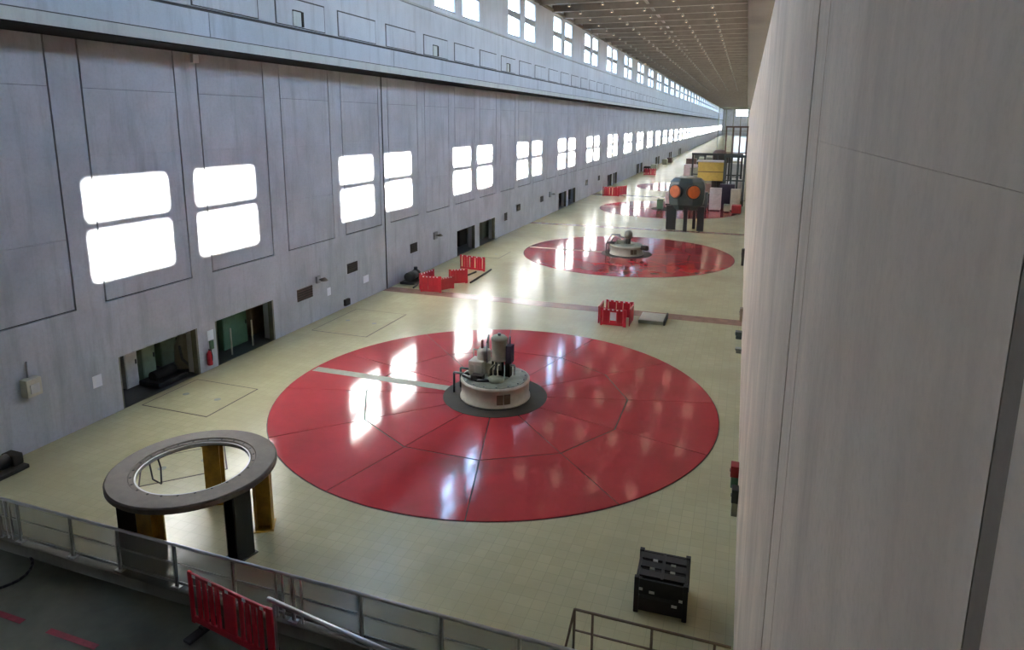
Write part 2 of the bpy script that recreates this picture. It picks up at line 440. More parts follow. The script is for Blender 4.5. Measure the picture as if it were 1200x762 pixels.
def pit_cover(y, label):
    t = thing('generator_pit_cover', label, 'floor cover', (CX, y, 0), 0, 'round red generator covers along the floor')
    MB().lathe([(R1+.03, 0.0), (R1+.03, .006)], 96, smooth=False).build('joint_plate', M['joint'], t)
    for k in range(12):
        inst(pi_me, 'floor_plate', t, (0, 0, 0), PI/6*k); inst(po_me, 'floor_plate', t, (0, 0, 0), PI/6*k)
    d = MB().lathe([(R0, .006), (R0, .03)], 48, smooth=False).build('hub_plate', M['hub'], t); d['label'] = 'dark oily steel disc around the machine'
    s = MB().box(-R1+.1, -R0, -.22, .22, .022, .028).build('cable_duct_cover', M['greyplate'], t); s['label'] = 'grey strip running to the rim'
    return t
cover = pit_cover(CY, 'large round red floor cover nearest, under the tall cream exciter')
dup(cover, (CX, CY+CP, 0), label='second round red floor cover, under the low exciter with round head')
dup(cover, (CX, CY+2*CP, 0), label='third round red floor cover, behind the black legged drum')
dup(cover, (CX, CY+3*CP, 0), label='farthest round red floor cover, among the distant machinery')
# ------------------------------------------------------------------ exciters
def exciter(y, tall, label):
    t = thing('exciter', label, 'machine', (CX, y, .03), 0, 'exciters on the generator covers')
    h = MB().lathe([(1.30, 0), (1.30, .05), (1.25, .08), (1.25, .60), (1.28, .62), (1.28, .70), (1.22, .73)], 48).build('housing', M['cream'], t)
    MB().lathe([(1.2, .70), (1.2, .745), (.55, .76), (.55, .80)], 40, smooth=False).build('deck_plate', M['hubtop'], t)
    for a in (-62, -50):
        ar = math.radians(a); p = MB().obox((1.262*math.cos(ar), 1.262*math.sin(ar), .33), (.03, .23, .36), ar).build('access_panel', M['brown'], t)
    for k in range(16):
        ar = 2*PI*k/16; MB().cyl((1.12*math.cos(ar), 1.12*math.sin(ar), .74), (1.12*math.cos(ar), 1.12*math.sin(ar), .78), .035, 6).build('bolt', M['steel'], t)
    # pipe handrail on the left
    for pts_ in ([(-1.55, -.25, 0), (-1.55, -.25, .78), (-.9, -.3, .80)], [(-1.5, .25, 0), (-1.5, .25, .78), (-.9, .2, .8)]): MB().tube(pts_, .045).build('pipe_rail', M['black'], t)
    if tall:
        b = MB().box(-.95, -.40, -.30, .30, .78, 1.32).build('terminal_box', M['cream_pale'], t); bevel(b, .03)
        for dx in (-.80, -.55): MB().box(dx-.08, dx+.08, -.315, -.30, .9, 1.2).build('louver_panel', M['cream'], b)
        b = MB().box(-.60, -.10, .0, .45, .8, 1.20).build('terminal_box', M['cream'], t); bevel(b, .03)
        MB().lathe([(.24, 1.25), (.26, 1.28), (.26, 1.62), (.18, 1.72), (0, 1.75)], 20, (-.50, .15, 0)).build('pump_head', M['cream_pale'], t)
        c = MB().lathe([(.29, 1.40), (.31, 1.44), (.31, 1.46), (.28, 1.48), (.28, 2.16), (.30, 2.18), (.30, 2.24), (.22, 2.32), (.0, 2.34)], 28, (.16, .0, 0)).build('motor', M['olive'], t)
        MB().cyl((.16, 0, 2.33), (.16, 0, 2.42), .06, 10).build('lifting_eye', M['steel'], c)
        for k in range(6):
            ar = PI/3*k + .3; MB().cyl((.16+.26*math.cos(ar), .26*math.sin(ar), .78), (.16+.24*math.cos(ar), .24*math.sin(ar), 1.44), .04, 8).build('leg', M['black'], t)
        MB().lathe([(.12, .78), (.12, 1.4)], 14, (.16, 0, 0)).build('shaft', M['steel'], t)
        MB().box(.46, .66, -.15, .2, 1.35, 2.0).build('side_cabinet', M['purple'], t)
        MB().box(.40, .58, -.05, .2, .78, 1.36).build('bracket', M['hub'], t)
        for pts_, r_ in (([(-.25, -.2, 1.3), (-.25, -.2, 2.05), (-.22, -.1, 2.35)], .03), ([(-.35, .2, 1.2), (-.35, .2, 2.25)], .035), ([(.5, .2, 2.0), (.5, .2, 2.28)], .03)): MB().tube(pts_, r_).build('pipe', M['steel'], t)
        MB().tube([(-.95, -.2, .85), (-1.1, -.45, .80), (-.4, -.75, .80), (.1, -.6, .8)], .06).build('hose', M['black'], t)
        MB().lathe([(.30, .745), (.30, .86), (.2, .9)], 18, (.2, -.45, 0)).build('valve_body', M['olive'], t)
        MB().tube([(.62, .35, .75), (.72, .1, 1.2), (.62, -.1, 1.3)], .04).build('pipe', M['steel'], t)
        bevel(MB().box(-.70, -.25, -.72, -.42, .75, .95).build('junction_box', M['hub'], t), .02)
        for k in range(5):
            MB().tube([(-.15+.09*k, -.30, .80), (-.15+.09*k, -.33, 1.05+.06*k), (.0+.05*k, -.12, 1.25)], .022).build('oil_pipe', M['black'] if k % 2 else M['cream'], t)
        MB().box(.0, .32, -.22, .05, .78, 1.05).build('valve_block', M['black'], t)
        MB().tube([(-1.0, .35, .78), (-1.0, .35, 1.55), (-.2, .35, 1.55)], .02).build('guard_rail', M['steel'], t)
        MB().cyl((-.55, .1, 1.70), (-.55, .1, 2.05), .05, 10).build('breather', M['dkred'], t)
    else:
        bevel(MB().box(-.75, -.15, -.3, .3, .78, 1.05).build('terminal_box', M['olive'], t), .03)
        MB().lathe([(.2, .75), (.17, .9), (.2, 1.2)], 16, (.1, 0, 0)).build('neck', M['hub'], t)
        MB().lathe([(.16, 1.2), (.29, 1.28), (.32, 1.5), (.27, 1.75), (.1, 1.86), (0, 1.87)], 22, (.1, 0, 0)).build('motor', M['olive'], t)
        for pts_ in ([(-1.5, -.2, .8), (-1.2, -.1, 1.45), (-.55, 0, 1.45), (-.5, 0, 1.0)], [(-1.3, .3, .75), (-1.0, .3, 1.3), (-.2, .2, 1.2)]): MB().tube(pts_, .05).build('pipe', M['steel'], t)
        MB().cyl((1.2, -.35, .6), (1.65, -.6, .62), .2, 14).build('side_motor', M['hub'], t)
    return t
exciter(CY, True, 'cream round exciter with tall green motor on nearest red cover')
exciter(CY+CP, False, 'low cream exciter with round grey head on the second red cover')
# ------------------------------------------------------------------ steel ring on stands
RX, RY = -12.0, 11.42
t = thing('steel_ring', 'wide flat grey steel ring on yellow and black stands', 'ring', (RX, RY, 0))
o = MB().lathe([(1.27, 1.70), (1.85, 1.70), (1.88, 1.73), (1.88, 1.83), (1.84, 1.86), (1.40, 1.86), (1.38, 1.84), (1.30, 1.84), (1.27, 1.82)], 72, closed=True, smooth=False).build('ring_plate', M['ring'], t)
o = MB().lathe([(1.235, 1.73), (1.268, 1.73), (1.268, 1.815), (1.235, 1.815)], 72, closed=True, smooth=False).build('inner_band', M['ring_in'], t); o['label'] = 'bright machined inner edge'
for k in range(24):
    a = 2*PI*k/24; MB().cyl((1.34*math.cos(a), 1.34*math.sin(a), 1.835), (1.34*math.cos(a), 1.34*math.sin(a), 1.845), .03, 6).build('bolt_hole', M['hub'], t)
def stand(a, r, wdt, dep, mat, lab):
    a = math.radians(a); c = (r*math.cos(a), r*math.sin(a)); m = MB(); z1 = 1.70
    # I-section: web and two flanges, base plate
    for s in (-1, 1): m.obox((c[0]+s*dep/2*math.cos(a), c[1]+s*dep/2*math.sin(a), z1/2), (.04, wdt, z1), a)
    m.obox((c[0], c[1], z1/2), (dep, .05, z1), a); m.obox((c[0], c[1], .015), (dep+.12, wdt+.12, .03), a); m.obox((c[0], c[1], z1-.015), (dep+.1, wdt+.04, .03), a)
    o = m.build('stand', mat, t); o['label'] = lab
stand(-12, 1.55, .44, .36, M['black'], 'black stand'); stand(32, 1.5, .40, .36, M['yellow'], 'yellow stand')
stand(-127, 1.48, .44, .36, M['black'], 'black stand'); stand(-92, 1.30, .46, .30, M['yellow'], 'yellow stand')
stand(118, 1.5, .40, .36, M['yellow'], 'yellow stand')
MB().tube([(-1.25, -.15, 1.8), (-1.22, -.12, 1.3), (-1.15, .05, 1.1), (-1.2, .12, 1.5), (-1.26, .1, 1.8)], .02).build('strap', M['black'], t)
# ------------------------------------------------------------------ front railing
t = thing('railing', 'long grey steel railing with mesh infill along the kerb in front', 'railing', (0, RAILY-.12, .06))
xs = [-19.6, -17.6, -16.4, -15.75, -14.05, -12.62, -11.0, -9.45, -7.98, -6.42, -4.72, -3.2, -1.9]
M['infill'] = glass('smoky_mesh_infill', (.80, .80, .82), .74, .35)
for i, x in enumerate(xs):
    MB().box(x-.025, x+.025, -.05, .0, 0, 1.0).build('post', M['steel'], t)
    MB().box(x+.045, x+.065, -.05, -.01, 0, 1.0).build('post_bracket', M['galv'], t)
    bevel(MB().box(x-.1, x+.12, -.1, .06, 0, .02).build('foot_plate', M['steel'], t), .004)
for i, (a, b) in enumerate(zip(xs, xs[1:])):
    MB().box(a+.07, b-.03, -.008, 0, .13, .96).build('infill_panel', M['infill'], t)
    for nm, z, hh in (('middle_rail', .56, .022), ('bottom_rail', .11, .03)): MB().box(a+.07, b-.03, -.035, -.01, z-hh, z+hh).build(nm, M['steel'], t)
MB().cyl((-19.95, -.025, 1.02), (-1.9, -.025, 1.02), .035, 10).build('top_rail', M['galv'], t)
for x in (-16.15, -16.0, -8.35, -8.2, -7.75): MB().box(x-.02, x+.02, -.05, -.01, 0, 1.0).build('gate_bar', M['galv'], t)
# low rail round the stair hatch at the right
t = thing('stair_rail', 'thin brown pipe rail around the floor hatch below black crate', 'railing', (0, 0, 0))
yb = 10.85
def P3(x, y, z): return (x, y, z)
MB().tube([(-2.45, yb-.02, 0), (-2.45, yb, .95), (XR-.08, yb, .95)], .025).build('top_rail', M['brown'], t)
MB().tube([(-2.45, yb, .5), (XR-.08, yb, .5)], .02).build('middle_rail', M['brown'], t)
for x in (-2.1, -1.0, .1): MB().cyl((x, yb, 0), (x, yb, .95), .025, 8).build('post', M['brown'], t)
MB().tube([(-2.45, yb, .95), (-2.62, yb-.02, .0)], .025).build('brace', M['brown'], t)
MB().cyl((-2.62, yb, 0.0), (-2.40, yb, .03), .03, 8).build('foot', M['brown'], t)
# ------------------------------------------------------------------ barriers
def barrier(name_label, loc, rz, L=2.3, H=1.12, group='red plastic barriers', plate=False, foot=True):
    t = thing('safety_barrier', name_label, 'barrier', loc, rz, group)
    D = .05; z0 = .12 if foot else 0
    m = MB()
    m.box(-L/2, -L/2+.10, -D/2, D/2, z0, H); m.box(L/2-.16, L/2, -D/2, D/2, z0, H)
    m.box(-L/2+.10, L/2-.16, -D/2, D/2, H-.10, H-.02); m.box(-L/2+.10, L/2-.16, -D/2, D/2, z0+.04, z0+.18)
    m.box(-.16, .16, -D/2, D/2, z0+.18, H-.10)
    bevel(m.build('barrier_frame', M['redp'], t), .012)
    ns = 4 if L > 2 else 3
    for a, b in ((-L/2+.10, -.16), (.16, L/2-.16)):
        st = (b-a)/(ns+1)
        for k in range(ns):
            x = a + st*(k+1); sw = .045 if L > 2.3 else .075; MB().box(x-sw, x+sw, -D/2+.005, D/2-.005, z0+.18, H-.10).build('slat', M['redp'], t)
    for k in range(5):
        x = -L/2+.2+(L-.45)*k/4
        o = MB().obox((x, -D/2-.004, H-.06), (.09, .008, .06)).build('reflector', M['white'], t)
    for x in ((-L/2+.3, L/2-.4) if foot else ()):
        m = MB(); m.box(x-.10, x+.10, -.38, .38, 0, .07); m.box(x-.06, x+.06, -.06, .06, .07, .14)
        bevel(m.build('foot', M['rubber'], t), .015)
    if plate: MB().box(-.15, .15, -D/2-.02, -D/2, .3, .72).build('sign_plate', M['white'], t)
    return t
barrier('large red plastic barrier with slats on dark floor by the railing', (-8.88, 8.98, -.22), math.radians(-8.5), 2.35, 1.30)
G = 'red barriers fencing off the small hatch'
barrier('front red barrier of hatch enclosure, carrying a white sign', (-5.65, 31.85, 0), 0, 1.3, .9, G, True, foot=False)
barrier('back red barrier of hatch enclosure between the two nearest covers', (-5.62, 33.5, 0), math.radians(-3), 1.45, .9, G, foot=False)
barrier('left red barrier of hatch enclosure between the two nearest covers', (-6.44, 32.68, 0), math.radians(90), 1.2, .9, G, foot=False)
barrier('right red barrier of hatch enclosure, next to low grey plate', (-4.88, 32.68, 0), math.radians(90), 1.2, .9, G, foot=False)
G = 'red barriers by the left wall'
barrier('nearest red barrier by left wall, beside the brown floor band', (-17.1, 34.75, 0), math.radians(8), 1.3, 1.0, G, foot=False)
barrier('red barrier standing endwise to the wall beside the dark pump', (-17.9, 35.85, 0), math.radians(80), 1.5, 1.0, G, foot=False)
barrier('low red barrier between the dark poles and the pump', (-16.5, 35.6, 0), math.radians(62), 1.2, .8, G, foot=False)
barrier('short red barrier at the near end of the dark poles', (-16.45, 37.3, 0), math.radians(35), 1.2, .95, G, foot=False)
barrier('far red barrier by left wall near the second pair of openings', (-17.1, 41.2, 0), math.radians(-10), 2.0, 1.0, G, foot=False)
barrier('small red barrier far off beside the third cover', (-17.1, 91.0, 0), math.radians(5), 2.25, 1.3, G, foot=False)
barrier('small red barrier turned sideways far off beside the third cover', (-16.0, 93.0, 0), math.radians(60), 2.25, 1.3, G, foot=False)
barrier('most distant red barrier, by the left wall openings', (-17.2, 131.0, 0), math.radians(5), 2.3, 1.3, G, foot=False)
for i, (a, b, lb) in enumerate((((-15.75, 37.6), (-15.9, 41.6), 'dark steel pole lying outermost on floor by red barriers'), ((-16.9, 37.9), (-16.6, 40.6), 'dark steel pole lying nearer the wall by red barriers'))):
    tag(MB().cyl((*a, .06), (*b, .06), .06, 8).build('steel_pole', M['hub']), lb, 'pole')
# pump by the wall joint
t = thing('pump', 'dark pump with hoses standing against wall by red barriers', 'pump', (-19.3, 36.6, 0))
bevel(MB().box(-.5, .5, -.7, .7, 0, .15).build('base_frame', M['black'], t), .02)
MB().cyl((0, -.55, .45), (0, .35, .45), .28, 16).build('motor', M['teal'], t)
MB().lathe([(.2, .15), (.3, .3), (.3, .6), (.12, .75), (.12, .9)], 16, (0, .5, 0)).build('pump_casing', M['black'], t)
MB().tube([(.25, .4, .5), (.6, -.1, .3), (.7, -.7, .06), (.8, -1.4, .06)], .06).build('hose', M['rubber'], t)
# low grey plate beside enclosure
t = thing('steel_cover', 'low grey green steel lid on floor right of hatch barriers', 'lid', (-3.95, 33.6, 0))
bevel(MB().box(-.6, .68, -.75, .75, 0, .16).build('lid', M['greyplate'], t), .02)
MB().box(-.58, .66, -.72, .72, .16, .18).build('top_sheet', M['cream'], t); MB().box(.66, .74, -.8, .8, 0, .24).build('side_flange', M['hub'], t)
# ------------------------------------------------------------------ black crate
t = thing('plastic_crate', 'black open slatted crate standing on cream tiles near the right', 'crate', (-1.02, 12.86, 0), math.radians(1.5))
W, D, H = .98, .95, .82
m = MB()
for x in (-W/2, W/2):
    for y in (-D/2, D/2): m.box(x-.05, x+.05, y-.05, y+.05, 0, H)
bevel(m.build('corner_post', M['blackp'], t), .01)
for z0, z1 in ((.06, .36), (.44, .78)):
    for y in (-D/2, D/2): MB().box(-W/2+.05, W/2-.05, y-.025, y+.025, z0, z1).build('side_panel', M['blackp'], t)
    for x in (-W/2, W/2): MB().box(x-.025, x+.025, -D/2+.05, D/2-.05, z0, z1).build('end_panel', M['blackp'], t)
MB().box(-W/2, W/2, -D/2, D/2, .04, .08).build('base', M['blackp'], t)
for y in (-.28, .02, .3): MB().box(-W/2+.03, W/2-.03, y-.10, y+.10, H-.06, H-.02).build('top_slat', M['blackp'], t)
MB().box(-.03, .03, -D/2+.03, D/2-.03, H-.05, H).build('top_bar', M['blackp'], t)
for x, z in ((-.18, .52), (.28, .3), (-.42, .56), (.42, .45)): MB().box(x-.055, x+.055, -D/2-.032, -D/2-.025, z-.03, z+.03).build('tag', M['whitebox'], t)
for x, y in ((-.18, .16), (.2, .1), (-.22, -.13), (.2, -.14)): MB().obox((x, y, H-.035 if True else H), (.10, .07, .05)).build('clip', M['whitebox'] if y > .15 else M['greyplate'], t)
# ------------------------------------------------------------------ lower floor markings, cable and handrail
for x0, x1, lb in ((-14.6, -13.45, 'red painted dash on dark floor at the very edge of the frame'), (-12.72, -11.4, 'long red painted dash on dark floor in front of railing')):
    tag(MB().box(x0, x1, 8.02, 8.15, -.22, -.216).build('floor_marking', M['pinkline']), lb, 'floor marking', 'red floor dashes')
pts = [(-15.9+1.25*math.cos(a)*.9, 8.95+.75*math.sin(a), -.19) for a in [math.radians(x) for x in range(-120, 70, 12)]]
tag(MB().tube(pts, .03).build('hose', M['rubber']), 'black hose curved on the dark floor below the railing', 'hose')
t = thing('handrail', 'pale galvanised handrail beside the large red barrier', 'handrail', (0, 0, -.22))
MB().cyl((-8.05, 9.10, 1.22), (-3.4, 8.46, 1.22), .045, 10).build('rail', M['galv'], t)
for x, y in ((-7.9, 9.08), (-5.6, 8.765), (-3.5, 8.475)): MB().cyl((x, y, 0), (x, y, 1.22), .03, 8).build('post', M['steel'], t)
t = thing('wall_pump', 'dark low machine on floor against left wall above railing', 'machine', (-19.45, 11.95, 0))
bevel(MB().box(-.45, .35, -.9, .35, 0, .12).build('base', M['hub'], t), .02)
MB().cyl((-.1, -.8, .3), (-.1, .05, .3), .2, 14).build('motor', M['black'], t); bevel(MB().box(-.35, .15, .05, .35, .12, .45).build('gear_box', M['hub'], t), .04)
# floor hatches
def hatch(x0, x1, y0, y1, label, rz=0):
    t = thing('floor_hatch', label, 'hatch', ((x0+x1)/2, (y0+y1)/2, 0), rz, 'cream floor hatches')
    w, d = (x1-x0)/2, (y1-y0)/2
    MB().box(-w, w, -d, d, 0, .004).build('joint_frame', M['joint'], t)
    MB().box(-w+.045, w-.045, -d+.045, d-.045, .002, .010).build('hatch_lid', M['floor'], t)
    for sx in (-.5, .5): MB().lathe([(.12, .010), (.12, .012)], 12, (w*sx, 0, 0), smooth=False).build('lifting_ring', M['hubtop'], t)
hatch(-19.7, -16.8, 16.7, 19.3, 'square floor hatch in front of the nearest wall opening')
hatch(-19.3, -16.25, 26.1, 30.1, 'square floor hatch beside the brown wall grille')
hatch(-16.18, -13.88, 13.09, 14.79, 'turned floor hatch seen through the steel ring', math.radians(45))
hatch(-19.7, -16.8, 45.6, 48.3, 'square floor hatch in front of the second pair of openings')
# ------------------------------------------------------------------ things on the left wall
def wall_box(name, y, z, w, h, d, mat, label, cat, parts=None):
    t = thing(name, label, cat, (XL, y, z)); bevel(MB().box(0, d, -w/2, w/2, -h/2, h/2).build('body', mat, t), .015)
    if parts == 'grille':
        ns = max(4, int(h/.1))
        for k in range(ns): z_ = -h/2 + h*(k+.5)/ns; MB().obox((d+.012, 0, z_), (.05, w-.08, .02), 0, 0, .5).build('louver', M['hub'], t)
    if parts == 'phone':
        MB().box(d, d+.03, -w*.3, w*.3, -h*.3, h*.2).build('door', M['whitebox'], t); MB().tube([(.05, 0, h/2), (.05, .02, h/2+.5)], .025).build('conduit', M['steel'], t)
    if parts == 'lamp':
        MB().cyl((d, 0, 0), (d+.25, 0, .1), .04).build('arm', M['steel'], t); MB().lathe([(.05, .14), (.2, .0), (.19, -.02)], 14, (d+.3, 0, 0)).build('lamp_shade', M['lampm'], t)
    if parts == 'sign': MB().box(d, d+.004, -w*.35, w*.35, -h*.05, h*.3).build('sign_field', M['glass'] if False else M['white'], t)
    return t
wall_box('telephone_box', 13.15, 2.06, .45, .55, .30, M['cream'], 'cream telephone box on left wall left of the nearest opening', 'box', 'phone')
wall_box('wall_sign', 15.38, 1.37, .34, .42, .02, M['white'], 'white sign on left wall just left of the nearest opening', 'sign', 'sign')
wall_box('wall_grille', 26.68, 1.64, 1.2, .60, .04, M['rust'], 'largest brown louvred grille on left wall after second opening', 'grille', 'grille')
wall_box('wall_lamp', 27.75, 2.1, .3, .35, .12, M['steel'], 'small wall lamp beside the largest brown grille', 'lamp', 'lamp')
wall_box('wall_grille', 30.95, 2.08, 1.0, .55, .04, M['vent'], 'dark louvred grille on left wall before the brown floor band', 'grille', 'grille')
wall_box('wall_sign', 28.68, 1.25, .32, .42, .02, M['white'], 'white sign between the brown and the dark grille', 'sign', 'sign')
wall_box('wall_sign', 32.3, 1.12, .6, .42, .02, M['white'], 'wide white sign just before the wall joint', 'sign', 'sign')
wall_box('socket_box', 30.2, .30, .45, .35, .15, M['hub'], 'low dark socket box on left wall under the dark grille', 'box')
wall_box('wall_grille', 38.2, 1.9, .95, .6, .04, M['vent'], 'dark grille on left wall above the red barriers', 'grille', 'grille')
wall_box('wall_lamp', 41.4, 2.2, .5, .5, .12, M['steel'], 'wall lamp above the far red barrier', 'lamp', 'lamp')
wall_box('wall_grille', 59.6, 2.0, 1.0, .6, .04, M['vent'], 'dark grille on left wall beside the second red cover', 'grille', 'grille')
wall_box('wall_grille', 56.0, 1.6, .7, .7, .04, M['vent'], 'dark grille just past the second pair of openings', 'grille', 'grille')
wall_box('wall_grille', 67.3, 2.0, 1.0, .6, .04, M['vent'], 'dark grille on left wall before the third pair of openings', 'grille', 'grille')
wall_box('wall_lamp', 70.3, 2.2, .6, .6, .2, M['steel'], 'wall lamp just before the third pair of openings', 'lamp', 'lamp')
wall_box('wall_grille', 88.5, 2.0, 1.2, .7, .04, M['vent'], 'dark grille past the third pair of openings', 'grille', 'grille')
wall_box('wall_grille', 96.5, 2.0, 1.2, .7, .04, M['vent'], 'dark grille before the fourth pair of openings', 'grille', 'grille')
wall_box('wall_sign', 20.45, 1.42, .32, .42, .02, M['white'], 'white notice on pier between the two nearest openings', 'sign', 'sign')
for y, lb in ((27.2, 'first'), (41.8, 'second'), (56.3, 'third')):
    t = thing('junction_box', lb + ' pale box from the near end on the upper left wall', 'box', (XL+.05, y, 14.55), 0, 'pale boxes on the upper wall')
    MB().box(0, .06, -.35, .22, -.30, .33).build('body', M['strip'], t); MB().box(0, .10, .22, .36, -.30, .36).build('side_shade', M['hub'], t); MB().box(0, .09, -.35, .22, .33, .38).build('hood', M['hub'], t)  # dark strip on the right paints the shaded side of the niche
tag(bevel(MB().box(XL, XL+.15, 20.7-.1, 20.7+.2, 12.1, 12.4).build('camera_box', M['white']), .02), 'small white box under the ledge above the nearest openings', 'box')
# extinguisher between openings
t = thing('fire_extinguisher', 'red fire extinguisher on pier between the two nearest openings', 'extinguisher', (XL+.12, 20.2, .25))
MB().lathe([(.10, 0), (.11, .03), (.11, .48), (.05, .58), (.04, .62)], 14).build('cylinder', M['redp'], t)
MB().box(-.02, .12, -.02, .02, .62, .67).build('valve', M['black'], t); MB().tube([(.1, 0, .63), (.15, 0, .4), (.13, 0, .2)], .015).build('hose', M['rubber'], t)
tag(MB().box(XL, XL+.1, 20.35, 20.5, .85, 1.2).build('call_point', M['green']), 'small green call point under the white notice', 'box')
# contents of the two nearest alcoves
def cabinet(x, y, w, d, h, mat, label):
    t = thing('control_cabinet', label, 'cabinet', (x, y, .012), 0)
    bevel(MB().box(-d/2, d/2, -w/2, w/2, 0, h).build('body', mat, t), .015)
    MB().box(d/2, d/2+.02, -w/2+.04, w/2-.04, .1, h-.06).build('door', mat, t); MB().box(d/2+.02, d/2+.05, w/2-.12, w/2-.08, h*.5, h*.6).build('handle', M['black'], t)
cabinet(-21.6, 17.85, .55, .5, 1.75, M['whitebox'], 'pale cabinet at the near end inside the nearest opening')
cabinet(-21.6, 18.65, .6, .5, 1.75, M['green_p'], 'pale green cabinet, second inside the nearest opening')
cabinet(-22.3, 20.3, .9, .5, 1.7, M['green_p'], 'set back green cabinet inside the nearest opening')
t = thing('cooling_unit', 'cream round machine with pipes inside the nearest opening', 'machine', (-21.2, 20.2, .012))
MB().lathe([(.35, 0), (.38, .3), (.34, .9), (.2, 1.3), (.1, 1.5)], 18).build('casing', M['cream'], t)
for pts_ in ([(.1, -.3, 1.0), (.3, -.4, .5), (.35, -.1, .1)], [(0, .1, 1.4), (0, .3, 1.5), (0, .35, .0)]): MB().tube(pts_, .05).build('pipe', M['steel'], t)
t = thing('floor_machine', 'dark low machine on the floor inside nearest opening', 'machine', (-20.75, 18.8, .012))
bevel(MB().box(-.5, .5, -.8, .6, 0, .2).build('base', M['black'], t), .03); MB().cyl((0, -.6, .35), (0, .4, .35), .2, 14).build('drum', M['hub'], t)
cabinet(-21.2, 23.0, 1.5, .3, 1.75, M['green'], 'wide dark green cabinet inside the second opening')
cabinet(-21.6, 25.2, 1.5, .4, 1.6, M['brown'], 'brown cabinet at the far end inside the second opening')
for y, lb in ((22.0, 'near'), (23.3, 'far')): tag(MB().cyl((-20.4, y, .012), (-20.4, y, 1.2), .035, 8).build('bollard', M['cream']), lb + ' pale post in the second opening', 'post')
cabinet(-21.6, 49.6, 1.5, .4, 1.5, M['hub'], 'grey cabinet inside the third opening from the camera')
cabinet(-21.2, 54.3, 3.0, .4, 1.75, M['olive'], 'wide olive cabinet inside the fourth opening from the camera')
# ------------------------------------------------------------------ along the right wall
def post_box(y, z, mat1, mat2, w, h, d, label, cat):
    t = thing('fire_point' if cat == 'fire point' else 'wall_cabinet', label, cat, (XR, y, z))
    bevel(MB().box(-d, 0, -w/2, w/2, h/2, h).build('upper_box', mat1, t), .015); bevel(MB().box(-d*.9, 0, -w*.45, w*.45, 0, h/2).build('lower_box', mat2, t), .015)
    MB().box(-d-.02, -d, -w*.2, w*.2, h*.68, h*.72).build('handle', M['black'], t)
post_box(18.2, .0, M['dkred'], M['green'], .35, .66, .22, 'red and green box against the right wall above the black crate', 'fire point')
post_box(16.75, .0, M['black'], M['greyplate'], .3, .75, .17, 'grey cabinet with dark top against the right wall, nearest one', 'cabinet')
post_box(32.0, .0, M['teal'], M['teal'], .35, .35, .30, 'small dark box against the right wall below brown band', 'cabinet')
post_box(29.9, .0, M['greyplate'], M['olive'], .3, .22, .26, 'tiny olive box against the right wall, lower of two', 'cabinet')
post_box(35.0, .0, M['brown'], M['brown'], .4, .7, .15, 'brown box against the right wall at the brown floor band', 'cabinet')
post_box(49.5, .0, M['hub'], M['hub'], .4, 1.2, .2, 'dark box against the right wall beside the second red cover', 'cabinet')
# ------------------------------------------------------------------ drum with orange covers
DX, DY = -4.95, 65.0
t = thing('rotor_drum', 'dark eight sided drum with orange covers on black legs', 'machine', (DX, DY, 0))
def octo(r, z): return [(r*math.cos(PI/8+PI/4*k), r*math.sin(PI/8+PI/4*k), z) for k in range(8)]
rings = [octo(1.30, 1.95), octo(1.66, 2.45), octo(1.76, 3.1), octo(1.76, 4.1), octo(1.64, 4.6), octo(1.3, 4.9)]
m = MB(); vs = [p for r_ in rings for p in r_]; fs = []
for i in range(len(rings)-1):
    for k in range(8): fs.append((i*8+k, i*8+(k+1) % 8, i*8+8+(k+1) % 8, i*8+8+k))
fs += [tuple(range(8))[::-1], tuple(range(40, 48))]; m.add(vs, fs); bevel(m.build('drum_body', M['teal'], t), .06)
for ang in (-66, -122):
    a = math.radians(ang); rr = 1.66
    c = Vector((rr*math.cos(a), rr*math.sin(a), 3.72)); d = Vector((math.cos(a), math.sin(a), 0))
    o = MB().cyl(c-d*.15, c+d*.16, .68, 24).build('cover_ring', M['black'], t)
    MB().cyl(c+d*.16, c+d*.22, .60, 24, .54).build('orange_cover', M['orange'], t)
for x, y, w_ in ((-1.3, -.6, .9), (.08, -1.2, .34), (.75, .5, .28), (1.4, -.6, .62)):
    bevel(MB().box(x-w_/2, x+w_/2, y-.2, y+.2, 0, 2.3).build('leg', M['black'], t), .02)
MB().lathe([(.7, 4.88), (.7, 5.0), (.5, 5.08)], 20).build('top_cap', M['cream'], t)
# ------------------------------------------------------------------ machinery farther down the hall
def crate_on_floor(name, x, y, w, d, h, mat, label, cat, detail='lid'):
    t = thing(name, label, cat, (x, y, .031 if math.hypot(x-CX, (y-CY) % CP if (y-CY) % CP < CP/2 else (y-CY) % CP-CP) < R1+.9 else 0))
    bevel(MB().box(-w/2, w/2, -d/2, d/2, .1, h).build('body', mat, t), .04)
    MB().box(-w/2+.1, w/2-.1, -d/2+.1, d/2-.1, 0, .1).build('base', M['black'], t)
    for s in (-.25, .25): MB().box(w*s-w*.2, w*s+w*.2, -d/2-.03, -d/2, .25, h-.15).build('door', mat, t)
    return t
t = thing('crane_cabin', 'faded yellow cabin on legs behind the orange drum', 'cabin', (-4.0, 92, 0))
bevel(MB().box(-1.7, 1.5, -1.2, 1.2, 2.6, 5.0).build('body', M['yellowbox'], t), .05)
MB().box(-1.9, 1.7, -1.4, 1.4, 5.0, 5.15).build('roof', M['whitebox'], t); MB().box(-1.7, 1.5, -1.24, -1.2, 3.7, 3.8).build('trim_strip', M['rust'], t)
for x in (-1.5, 1.3):
    for y in (-1, 1): MB().box(x-.12, x+.12, y-.12, y+.12, 0, 2.6).build('leg', M['black'], t)
MB().tube([(1.6, -1.3, 2.6), (2.4, -1.3, 0)], .1, 6).build('stair', M['steel'], t)
